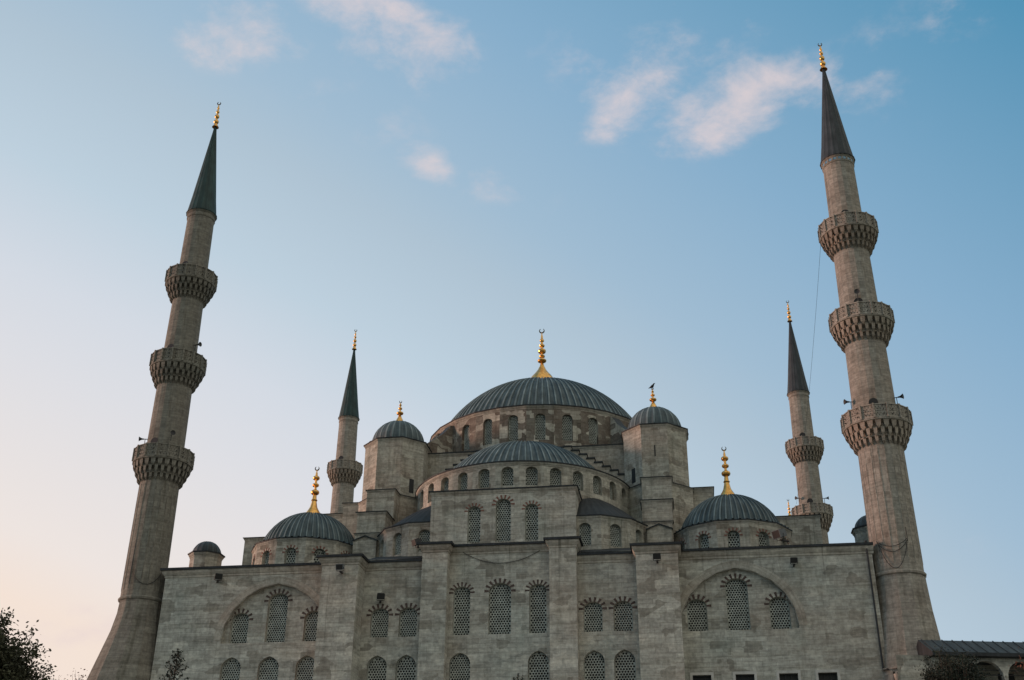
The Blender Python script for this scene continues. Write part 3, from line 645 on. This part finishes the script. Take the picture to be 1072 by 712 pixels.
# ------------------------------------------------------------------ minarets
def interp(zr, z):
    for (z0,r0),(z1,r1) in zip(zr, zr[1:]):
        if z0 <= z <= z1: return r0+(r1-r0)*(z-z0)/(z1-z0)
    return zr[-1][1]
def balcony(parent, zr, R, rs, rs_up, lamps=True, n=16, sm='stone_minaret'):
    # stalactite corbel in three tiers of pendants
    b = MB(); T = 3; h = 1.42; z0 = zr-1.02-h; rt = R-.02
    for k in range(T):
        ra = rs+(rt-rs)*(k/T)**.85; rb = rs+(rt-rs)*((k+1)/T)**.85; za = z0+h*k/T; zb = z0+h*(k+1)/T
        b.lathe((0,0), [(max(rs-.02,ra-.09),za-.05),(max(rs-.01,ra-.12),zb-.14),(rb-.13,zb-.09),(rb-.01,zb-.075),(rb,zb),(ra,zb+.01)], 32)
        m_ = 26
        for j in range(m_):
            a = 2*pi*(j+(.5 if k == T-1 else 0))/m_; d = V((sin(a),-cos(a),0)); t = V((cos(a),sin(a),0)); wp = pi*rb/m_*(.72 if k == T-1 else .54)
            top = [d*(rb+.01)+t*wp, d*(rb+.01)-t*wp, d*(ra-.05)-t*wp*.7, d*(ra-.05)+t*wp*.7]; zz = zb-.03
            top = [p+V((0,0,zz)) for p in top]; mid = [d*(rb-.04)+t*wp*.8+V((0,0,za+.06)), d*(rb-.04)-t*wp*.8+V((0,0,za+.06))]; tip = d*(ra+.03)+V((0,0,za-.14))
            b.face([top[0], mid[0], mid[1], top[1]]); b.face([mid[0], tip, mid[1]])
            b.face([top[0], top[3], tip, mid[0]]); b.face([top[1], mid[1], tip, top[2]])
    ob = b.build('balcony', M['stone_muq'] if sm == 'stone_minaret' else M[sm], parent)
    # floor ring
    b = MB(); b.lathe((0,0), [(rs,zr-1.1),(R-.02,zr-1.1),(R+.06,zr-1.06),(R+.06,zr-.95),(R+.01,zr-.9),(rs_up-.05,zr-.9)], 32); b.build('balcony_floor', M[sm], ob, smooth=True)
    # pierced parapet of stone panels between posts
    b = MB(); hw = R*math.tan(pi/n); z0, z1 = zr-.92, zr-.07
    for k in range(n):
        f = facet((0,0), R, 2*pi*k/n); nc = 7; nr = 5; u0, u1 = -hw+.07, hw-.07; du = (u1-u0)/nc; dv = (z1-z0-.12)/nr; hs = .24
        for i, (a_, b_, c_, d_) in enumerate(((-hw,u0,z0,z1),(u1,hw,z0,z1),(u0,u1,z0,z0+.06),(u0,u1,z1-.06,z1))):
            b.face([f(a_,c_), f(b_,c_), f(b_,d_), f(a_,d_)]); b.face([f(a_,c_,.09), f(b_,c_,.09), f(b_,d_,.09), f(a_,d_,.09)][::-1])
        for i in range(nc):
            for j in range(nr):
                ua = u0+i*du; va = z0+.06+j*dv; o4 = [(ua,va),(ua+du,va),(ua+du,va+dv),(ua,va+dv)]
                if (i+j) % 2 == 0 or j == 2: cx, cz = ua+du/2, va+dv/2; i4 = [(cx-du*hs,cz-dv*hs),(cx+du*hs,cz-dv*hs),(cx+du*hs,cz+dv*hs),(cx-du*hs,cz+dv*hs)]
                else:
                    b.face([f(*p) for p in o4]); b.face([f(*p, .09) for p in o4][::-1]); continue
                for q in range(4):
                    p = (q+1) % 4; b.face([f(*o4[q]), f(*o4[p]), f(*i4[p]), f(*i4[q])]); b.face([f(*i4[q]), f(*i4[p]), f(*i4[p], .09), f(*i4[q], .09)]); b.face([f(*o4[p], .09), f(*o4[q], .09), f(*i4[q], .09), f(*i4[p], .09)])
    b.sweep(poly((0,0), R, n), [(-.12,zr-.075),(.05,zr-.075),(.05,zr),(-.13,zr),(-.13,zr-.075)], True)
    for (px, py) in poly((0,0), R+.01, n):
        d = V((px,py,0)).normalized(); t = V((-d.y,d.x,0)); b.obox((px,py,zr-.47), d*.07, t*.06, V((0,0,.5)))
    if lamps:
        for z in (zr-.12, zr-.42, zr-.72):
            for j in range(24):
                a = 2*pi*(j+.3)/24; d = V((sin(a),-cos(a),0)); t = V((cos(a),sin(a),0)); b.obox(d*(R+.07)+V((0,0,z)), d*.06, t*.022, V((0,0,.022)), mi=1)
    b.build('parapet', [M[sm], M['iron']], ob)
    return ob
def shaft_section(b, z0, r0, z1, r1, n=20, flute=0, v0=None):
    """polygonal shaft length, with slim rounded ribs when flute > 0"""
    prof = [(r0,z0),(r1,z1)]
    b.lathe((0,0), prof, n)
    if flute:
        for k in range(n):
            a = 2*pi*k/n; d = V((sin(a),-cos(a),0)); t = V((cos(a),sin(a),0))
            c0 = d*(r0-.02)+V((0,0,z0+.5)); c1 = d*(r1-.02)+V((0,0,z1-.5))
            w_ = .055; q = [(-w_,-.02),(-w_*.6,flute),(w_*.6,flute),(w_,-.02)]
            lo = [c0+t*x+d*y for x, y in q]; hi = [c1+t*x+d*y for x, y in q]
            for i in range(3): b.face([lo[i], lo[i+1], hi[i+1], hi[i]])
            b.face(lo); b.face(hi[::-1])
def horn(parent, p, d):
    b = MB(); p = V(p); d = V(d).normalized()
    a = d.cross(V((0,0,1))).normalized(); u = a.cross(d); pr = [(.05,0),(.06,.12),(.09,.2),(.16,.32),(.19,.34),(.08,.3)]
    rings = [[p+d*s+(a*cos(2*pi*k/12)+u*sin(2*pi*k/12))*r for k in range(12)] for r, s in pr]
    for i in range(len(rings)-1):
        for k in range(12): b.face([rings[i][k], rings[i][(k+1) % 12], rings[i+1][(k+1) % 12], rings[i+1][k]])
    b.face(rings[0][::-1]); b.face(rings[-1]); b.tube([p-d*.35, p+d*.05], .03, 6); b.tube([p-d*.1, p-d*.1-V((0,0,.5))], .025, 5)
    return b.build('loudspeaker', M['iron'], parent)
def minaret(label, loc, spire, sm='stone_minaret', bz=(46.36,39.0,31.36), zc=51.97, za=61.0, zt=64.0, horns=(), tiles=False, k=1.0, fl=True, group='tall fluted stone minarets around the mosque'):
    root = thing('minaret', label, 'minaret', loc, group)
    ORG[root.name] = (0,0,0)
    rz = [(0,1.55),(20.5,1.49),(22.5,1.47),(28.8,1.43),(31.4,1.40),(36.4,1.345),(39.0,1.28),(43.8,1.23),(46.36,1.14),(52,1.09)]
    s = zt/64.0
    rr = lambda z: interp(rz, z/s)*k
    b = MB(); st = [20.55] + sorted(bz) + [zc]
    zs = [20.55*s if s < .95 else 20.55] + sorted(bz) + [zc]
    for i in range(len(zs)-1):
        za_, zb_ = zs[i] - (0 if i == 0 else .95), zs[i+1] - (2.25 if i < len(zs)-2 else 0)
        shaft_section(b, za_, rr(za_)-.0, zb_, rr(zb_), 20, .035 if i == 0 and fl else 0)
        if i < len(zs)-2: b.lathe((0,0), [(rr(zb_),zb_),(rr(zb_)+.05,zb_+.04),(rr(zb_)+.05,zb_+.16),(rr(zb_),zb_+.2)], 24); b.lathe((0,0), [(rr(zb_),zb_),(rr(zb_),zs[i+1]-.9)], 20)
    b.lathe((0,0), [(rr(zs[0]),zs[0]-.25),(rr(zs[0])+.09,zs[0]-.2),(rr(zs[0])+.12,zs[0]-.08),(rr(zs[0])+.03,zs[0]+.02),(rr(zs[0])-.03,zs[0]+.03)], 24)
    b.lathe((0,0), [(rr(zc),zc-.55),(rr(zc)+.05,zc-.5),(rr(zc)+.07,zc-.42),(rr(zc)+.03,zc-.4),(rr(zc)+.03,zc-.15),(rr(zc)+.12,zc-.05),(rr(zc)+.12,zc)], 24)
    if tiles:
        for j in range(20):
            f = facet((0,0), rr(zc)+.0, 2*pi*(j+.5)/20); q = f(0, zc-.275); b.obox(q, f.T*.06, f.I*.062, V((0,0,.12)))
    b.build('shaft', M[sm], root)
    for i, z in enumerate(bz):
        R = {0:1.95,1:2.04,2:2.13}[i if len(bz) == 3 else i+1]*k
        ob = balcony(root, z, R, rr(z-2.2), rr(z), sm=sm)
        d = MB(); a = -.12
        for sgn in (0,):
            f = facet((0,0), rr(z)+.015, RAD(-10)); pts = [(-.3,z-.9),(.3,z-.9)]+[(.3*cos(q), z+.42+.3*sin(q)) for q in [pi*j/8 for j in range(9)]]
            d.face([f(x, v, -.02) for x, v in pts])
        d.build('doorway', M['glass'], ob)
    for i, a in horns:
        z = bz[i]; r = rr(z)+.25; d = V((sin(RAD(a)), -cos(RAD(a)), 0)); horn(root, d*r+V((0,0,z+.95)), d+V((0,0,-.05)))
    if tiles:
        b = MB(); b.lathe((0,0), [(rr(zc)+.038,zc-.37),(rr(zc)+.038,zc-.18)], 24)
        b.build('tile_band', M['tile'], root)
    b = MB(); e = rr(zc)+.16; b.lathe((0,0), [(e-.1,zc-.02),(e,zc),(e+.01,zc+.06),(e-.06,zc+.12),(e*.78,zc+(za-zc)*.18),(e*.12,za-.55),(.10,za)], rib=.02, nribs=18); sp = b.build('spire', M[spire], root)
    finial(sp, (0,0), za-.05, zt-za+.05, .30*k, 3, 12)
    return root
def base(root, r_top, r_bot, cx, cy, zt=20.4, sm='stone_minaret'):
    """flared foot of the minaret: polygon widening to the ground block"""
    b = MB(); zs = [(zt,r_top,0),(zt-.9,r_top*1.03,.02),(zt-2.2,r_top+(r_bot-r_top)*.22,.15),(zt-3.6,r_top+(r_bot-r_top)*.50,.4),(zt-5.4,r_top+(r_bot-r_top)*.84,.8),(zt-6.6,r_bot,1),(0,r_bot*1.04,1)]
    n = 12; rows = []
    for z, r, t in zs: rows.append([V((cx*t+r*cos(2*pi*(k+.5)/n), cy*t+r*sin(2*pi*(k+.5)/n), z)) for k in range(n)])
    for a, q in zip(rows, rows[1:]):
        for k in range(n): b.face([q[k], q[(k+1) % n], a[(k+1) % n], a[k]], [(k*.9,q[k].z),(k*.9+.9,q[k].z),(k*.9+.9,a[k].z),(k*.9,a[k].z)])
    zl = zt-5.75; rl = r_top+(r_bot-r_top)*.87
    b.lathe((cx*.85,cy*.85), [(rl,zl-.1),(rl+.12,zl-.08),(rl+.12,zl+.02),(rl-.04,zl+.06)], 12)
    return b.build('base', M[sm], root)
HX, HY = 25.311, 43.08
mRF = minaret('tallest looking minaret at the right front corner with brown grey spire over blue tiles', (HX,0,0), 'lead_brown', horns=((2,-75),(2,62),(1,-10)), tiles=True, k=1.02)
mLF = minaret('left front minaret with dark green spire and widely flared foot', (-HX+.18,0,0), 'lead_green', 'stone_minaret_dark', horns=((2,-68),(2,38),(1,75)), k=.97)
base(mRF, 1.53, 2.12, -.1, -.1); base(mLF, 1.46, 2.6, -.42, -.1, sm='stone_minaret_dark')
mRB = minaret('right rear minaret seen between the right corner dome and the tallest minaret', (HX,HY,0), 'lead_brown', horns=((1,75),(1,-60)), k=.97)
base(mRB, 1.5, 2.3, 0, 0)
mLB = dup_tree(mRB); mLB.location = (-HX,HY,0); mLB['label'] = 'slim left rear minaret standing behind the left tower dome, one balcony clear of the roofs'
for ch in mLB.children:
    if ch.name.startswith('spire'): ch.data = ch.data.copy(); ch.data.materials[0] = M['lead_green']
mCY = minaret('farthest minaret of which only the gilded finial tops the right roof edge', (26.43,80,0), 'lead_brown', bz=(38.5,31.0), zc=42.8, za=50.1, zt=52.75, k=.9, fl=False)
base(mCY, 1.35, 2.0, 0, 0, zt=16.8)

# ------------------------------------------------------------------ arcade on the right
def arcade():
    a = RAD(13); T = V((cos(a),sin(a),0)); I = V((-sin(a),cos(a),0)); P0 = V((26.0,-3.9,0)); Ln = 20.0
    root = thing('arcade_building', 'low arcaded stone gallery with sloping lead roof at the foot of the right front minaret', 'building', P0)
    f = Plane(P0, T); m = MB(); d0 = .55
    bay = 2.12; s0 = 3.0-2*bay+.13; g_ = Plane(P0+I*d0, T)
    m2 = MB()
    edges = [0]
    k = 0; u = s0-bay/2+.0
    us = [s0+bay*i for i in range(9)]
    cell(m, g_, -.1, us[0]-bay/2, 0, 14.95)
    for i in range(8):
        uc = us[i]; cell(m, g_, uc-bay/2, uc+bay/2, 9.8, 14.95, (uc,bay-.24,9.8,14.72,'round',.93), .35)
    m.build('arcade_wall', M['stone'], root)
    c = MB()
    for i in range(9):
        q = g_(us[i]-bay/2, 0, .17); c.lathe((q.x,q.y), [(.14,9.8),(.13,13.5),(.16,13.6),(.19,13.85),(.19,13.9)], 12); c.lathe((q.x,q.y), [(.3,0),(.3,9.8),(0,9.8)], 4)
    c.build('column', M['stone_minaret'], root)
    b = MB(); b.box(0,0,0,0,0,0) if False else None
    q = [g_(-.1,0,2.1), g_(Ln,0,2.1), g_(Ln,15.0,2.1), g_(-.1,15.0,2.1)]; b.face(q)
    q = [g_(-.1,9.8,0), g_(Ln,9.8,0), g_(Ln,9.8,2.1), g_(-.1,9.8,2.1)]; b.face(q); q = [g_(-.1,0,.3), g_(Ln,0,.3), g_(Ln,9.8,.3), g_(-.1,9.8,.3)]; b.face(q)
    b.face([g_(-.1,0,0), g_(-.1,15.0,0), g_(-.1,15.0,2.1), g_(-.1,0,2.1)]); b.build('back_wall', M['stone_tower'], root)
    t = MB()
    for i in range(8):
        for z in (13.95, 14.22): t.tube([g_(us[i]-bay/2, z, .17), g_(us[i]+bay/2, z, .17)], .03, 5)
    t.build('tie_rods', M['iron'], root)
    wn = MB()
    for i in range(8):
        for z0, z1 in ((12.2,14.4),): p = [g_(us[i]-.5,z0,2.08), g_(us[i]+.5,z0,2.08), g_(us[i]+.5,z1,2.08), g_(us[i]-.5,z1,2.08)]; wn.face(p)
    wn.build('window', M['glass'], root)
    r = MB()
    E0, E1 = 15.08, 16.08
    for z, dd, mi in ((0,0,0),):
        r.face([f(-.2,E0,0), f(Ln,E0,0), f(Ln,E1,1.7), f(-.2,E1,1.7)]); r.face([f(-.2,E1,1.7), f(Ln,E1,1.7), f(Ln,15.2,2.7), f(-.2,15.2,2.7)])
        r.face([f(-.2,E0-.2,0), f(Ln,E0-.2,0), f(Ln,E0,0), f(-.2,E0,0)], mi=1); r.face([f(-.2,E0-.2,0), f(-.2,E0-.2,2.7), f(Ln,E0-.2,2.7), f(Ln,E0-.2,0)], mi=1)
        r.face([f(-.2,E0-.2,0), f(-.2,E0,0), f(-.2,E1,1.7), f(-.2,15.2,2.7), f(-.2,E0-.2,2.7)], mi=1)
    u = 0
    while u < Ln: 
        r.obox(f(u,(E0+E1)/2+.03,.85), T*.03, (I*1.7+V((0,0,E1-E0)))*.5, V((0,0,.018))); u += .62
    r.build('roof', [M['lead_roof'], M['lead_dark']], root)
arcade()

# ------------------------------------------------------------------ lamps, cables, pipe, bird
def floodlight(label, p, yaw=0, s=1.0, tilt=.3, col='lampgrey'):
    p = V(p); root = thing('floodlight', label, 'floodlight', p, 'floodlights fixed on the mosque walls', yaw); ORG[root.name] = (0,0,0)
    b = MB(); b.box(-.05*s,.05*s,-.42*s,0,-.05,.03); b.tube([(0,-.38*s,0),(-.2*s,-.40*s,.02),(-.2*s,-.42*s,.22*s)], .022, 5); b.tube([(0,-.38*s,0),(.2*s,-.40*s,.02),(.2*s,-.42*s,.22*s)], .022, 5); b.build('bracket', M['iron'], root)
    h = MB(); c = V((0,-.42*s,.24*s)); ax = V((.19*s,0,0)); ay = V((0,cos(tilt),sin(tilt)))*.17*s; az = V((0,-sin(tilt),cos(tilt)))*.14*s
    h.obox(c, ax, ay, az); h.obox(c-ay*1.05, ax*1.12, ay*.12, az*1.12); h.obox(c+ay*1.1, ax*.5, ay*.2, az*.5)
    for k in range(-2, 3): h.obox(c+az*1.05+ay*.35*k/1.0*.5, ax*.9, ay*.05, az*.16)
    hd = h.build('lamp_head', M[col], root)
    g_ = MB(); c2 = c-ay*1.175; g_.face([c2-ax-az, c2+ax-az, c2+ax+az, c2-ax+az]); g_.build('glass', M['glass'], hd)
    return root
floodlight('floodlight under the cornice left of the left pointed arch', (-19.35,-1.0,21.35), .5, 1.15, col='iron')
floodlight('floodlight near the top of the left pilaster', (-10.05,-2.7,21.2), 0, 1.15)
floodlight('dark floodlight above the paired upper windows right of the left pilaster', (-7.85,-1.0,19.62), .3, 1.2, col='iron')
floodlight('floodlight near the top of the right pilaster', (10.4,-2.7,21.15), 0, 1.15, col='iron')
floodlight('floodlight under the cornice above the right pointed arch', (18.85,-1.0,21.1), 0, 1.05, col='iron')
floodlight('floodlight on the cornice by the left corner of the centre window block', (-5.15,-.6,23.3), -.9, 1.3, col='iron')
floodlight('floodlight on the roof right of the right corner dome drum', (18.95,1.9,23.55), -.9, 1.7)
def sag(p, q, s, n=12):
    p, q = V(p), V(q); return [p+(q-p)*k/n-V((0,0,s*4*(k/n)*(1-k/n))) for k in range(n+1)]
def cable(label, runs, r=.022, cat='cable'):
    b = MB()
    for pts in runs: b.tube(pts, r, 5)
    return tag(b.build('cable', M['cable']), label, cat)
cable('black cable sagging across the facade below the centre cornice', [sag((-2.6,-1.06,22.9),(2.75,-1.06,22.7),.85)], .02)
def on_min(cx, r, z, a): return V((cx+r*sin(RAD(a)), -r*cos(RAD(a)), z))
cable('tangle of cables looped on the right front minaret above its ring', [[on_min(HX,1.60,22.5-.5*4*(k/12)*(1-k/12),-52+72*k/12) for k in range(13)], [on_min(HX,1.61,22.4-.75*4*(k/12)*(1-k/12),-50+70*k/12) for k in range(13)], [on_min(HX,1.62,22.2-1.6*4*(k/12)*(1-k/12),-46+64*k/12) for k in range(13)], [on_min(HX,1.62,22.2,20), on_min(HX,1.6,23.2,20)]], .022)
cable('cable looped round the left front minaret above its ring', [[on_min(-HX+.18,1.50,22.2-.9*4*(k/12)*(1-k/12),-10+80*k/12) for k in range(13)], [on_min(-HX+.18,1.50,24.6,-12), on_min(-HX+.18,1.51,23,-14), on_min(-HX+.18,1.53,21.4,-14)]], .022)
cable('thin lamp string hanging from the right front minaret towards the rear minaret', [sag((HX-1.9,.5,45.6),(HX-1.6,HY-1.2,39.2),1.0,16)], .011)
b = MB(); b.tube([(23.40,-1.12,22.2),(23.40,-1.14,14.6),(23.55,-1.9,14.5)], .06, 6); b.tube([(23.40,-1.12,22.2),(23.38,-1.3,22.5)], .06, 6)
tag(b.build('downpipe', M['iron']), 'dark downpipe where the facade meets the right front minaret', 'pipe')
b = MB(); c = V((10.35,10.4,39.18)); pr = []
bd = V((.9,-.2,.55)).normalized(); sd_ = bd.cross(V((0,0,1))).normalized(); up_ = sd_.cross(bd)
pr = [(-.34,.02,.05),(-.22,.045,.02),(-.12,.09,0),(0,.115,0),(.1,.10,.02),(.17,.06,.06),(.22,.065,.09),(.26,.05,.10),(.30,.02,.09),(.37,.003,.08)]
rings = [[c+bd*s_+up_*o_+(sd_*cos(2*pi*k/10)+up_*sin(2*pi*k/10))*r_*1.0 for k in range(10)] for s_, r_, o_ in pr]
for i in range(len(rings)-1):
    for k in range(10): b.face([rings[i][k], rings[i][(k+1) % 10], rings[i+1][(k+1) % 10], rings[i+1][k]])
b.face(rings[0][::-1]); b.face(rings[-1])
for s_ in (-.05, .05): b.tube([c+sd_*s_-up_*.08, c+sd_*s_-V((0,0,.26))], .012, 4)
tag(b.build('bird', M['bird'], smooth=True), 'black bird perched on the finial of the right tower dome', 'bird')

# ------------------------------------------------------------------ trees
rnd = random.Random(5)
def leaf(b, p, s, rn, mi=0):
    d = V((rn.gauss(0,1), rn.gauss(0,1), rn.gauss(0,.7))).normalized(); a = d.cross(V((rn.random()-.5, rn.random()-.5, rn.random()-.5))).normalized()
    b.face([p, p+d*s*.5+a*s*.28, p+d*s, p+d*s*.5-a*s*.28], mi=mi)
def branchy(label, x, y, h, crown, nb, leaves, lsize, lm, seed, name='deciduous_tree', trunk_r=.22, clump=.55, low=.35):
    rn = random.Random(seed); root = thing(name, label, 'tree', (x,y,0)); b = MB(); tips = []
    top = V((x,y,h*.62)); b.tube([V((x,y,0)), V((x+.1,y,h*.3)), top], trunk_r, 8, r1=trunk_r*.55)
    rx, rz, cz = crown
    for i in range(nb):
        a = rn.uniform(0, 2*pi); el = rn.uniform(-.5, 1.0); rr = rn.uniform(.5, 1.0)
        e = V((x+rx*rr*cos(a)*sqrt(max(.05, 1-el*el*.8)), y+rx*rr*sin(a)*sqrt(max(.05, 1-el*el*.8)), cz+rz*el*rr))
        s = V((x,y,rn.uniform(h*low, h*.62))); m_ = (s+e)/2+V((rn.uniform(-.3,.3), rn.uniform(-.3,.3), rn.uniform(.1,.5)))
        b.tube([s, m_, e], .07, 5, r1=.015); tips.append((m_*.35+e*.65, .8)); tips.append((e, 1))
        for k in range(3):
            e2 = e+V((rn.gauss(0,.45), rn.gauss(0,.45), rn.uniform(-.1,.75))); b.tube([m_*.3+e*.7, e2], .022, 4, r1=.006); tips.append((e2, .7))
    b.build('trunk', M['bark'], root)
    l = MB()
    for i in range(leaves):
        t, q = rn.choice(tips); p = t+V((rn.gauss(0,clump*.55), rn.gauss(0,clump*.55), rn.gauss(0,clump*.5)))*q; leaf(l, p, lsize*rn.uniform(.6,1.3), rn)
    l.build('crown', lm, root); return root
branchy('dark leafy tree at the lower left edge of the view', -18.5, -30, 12.3, (4.5,3.9,8.35), 190, 95000, .16, M['leaf'], 3)
branchy('second dark tree tucked against the leafy tree at the lower left', -15.6, -30.6, 11.1, (1.75,2.5,8.75), 110, 42000, .15, M['leaf'], 8)
branchy('thin twiggy tree beyond the foot of the left front minaret', -35.2, 10, 17.3, (2.6,2.3,15.2), 46, 700, .16, M['leaf_red'], 11, name='bare_tree')
branchy('reddish shrub top at the far right in front of the arcade', 30.9, -6.2, 14.0, (1.0,.9,13.2), 16, 700, .15, M['leaf_red'], 13, name='red_tree', trunk_r=.12)
def conifer(label, x, y, h, rmax, z0, n, seed, lm, dense=1.0, up=.5):
    rn = random.Random(seed); root = thing('conifer_tree', label, 'tree', (x,y,0)); b = MB(); b.tube([V((x,y,0)), V((x,y,h*.6)), V((x,y,h))], .2, 7, r1=.012)
    l = MB()
    for i in range(n):
        t = (i+rn.random())/n; z = z0+(h-.25-z0)*t; L = rmax*(1-t)**.8*rn.uniform(.6,1.1)+.18; a = i*2.4+rn.uniform(-.4,.4); d = V((cos(a),sin(a),0)); e = V((x,y,z))+d*L+V((0,0,L*up*rn.uniform(.7,1.3)))
        m_ = V((x,y,z))+d*L*.5+V((0,0,L*up*.3)); b.tube([V((x,y,z)), m_, e], .02, 4, r1=.006)
        for k in range(int(26*dense*(.4+L))):
            q = rn.random()**.7; p = (V((x,y,z)).lerp(m_, q*2) if q < .5 else m_.lerp(e, q*2-1)); leaf(l, p+V((rn.gauss(0,.03), rn.gauss(0,.03), rn.gauss(0,.03))), rn.uniform(.08,.17), rn)
    for k in range(30): leaf(l, V((x,y,h-.3*rn.random())), .10, rn)
    b.build('trunk', M['bark'], root); l.build('crown', lm, root); return root
conifer('young conifer with open upswept branches in front of the left wall', -15.35, -14, 14.2, 1.2, 9.5, 56, 2, M['leaf_dark'], 1.15, .75)
conifer('small conifer tip at the bottom of the centre wall', 3.62, -16, 12.1, .8, 9.0, 22, 4, M['leaf_dark'], .8, .6)
branchy('dense dark evergreen bush in front of the arcade at the right', 25.75, -8.6, 13.4, (1.15,1.3,12.35), 70, 12000, .12, M['leaf_dark'], 6, name='evergreen_tree', trunk_r=.16, clump=.42)
conifer('lower dark conifer beside the right front minaret foot', 24.5, -9.0, 13.25, 1.6, 7.0, 110, 7, M['leaf_dark'], 1.2, .55)
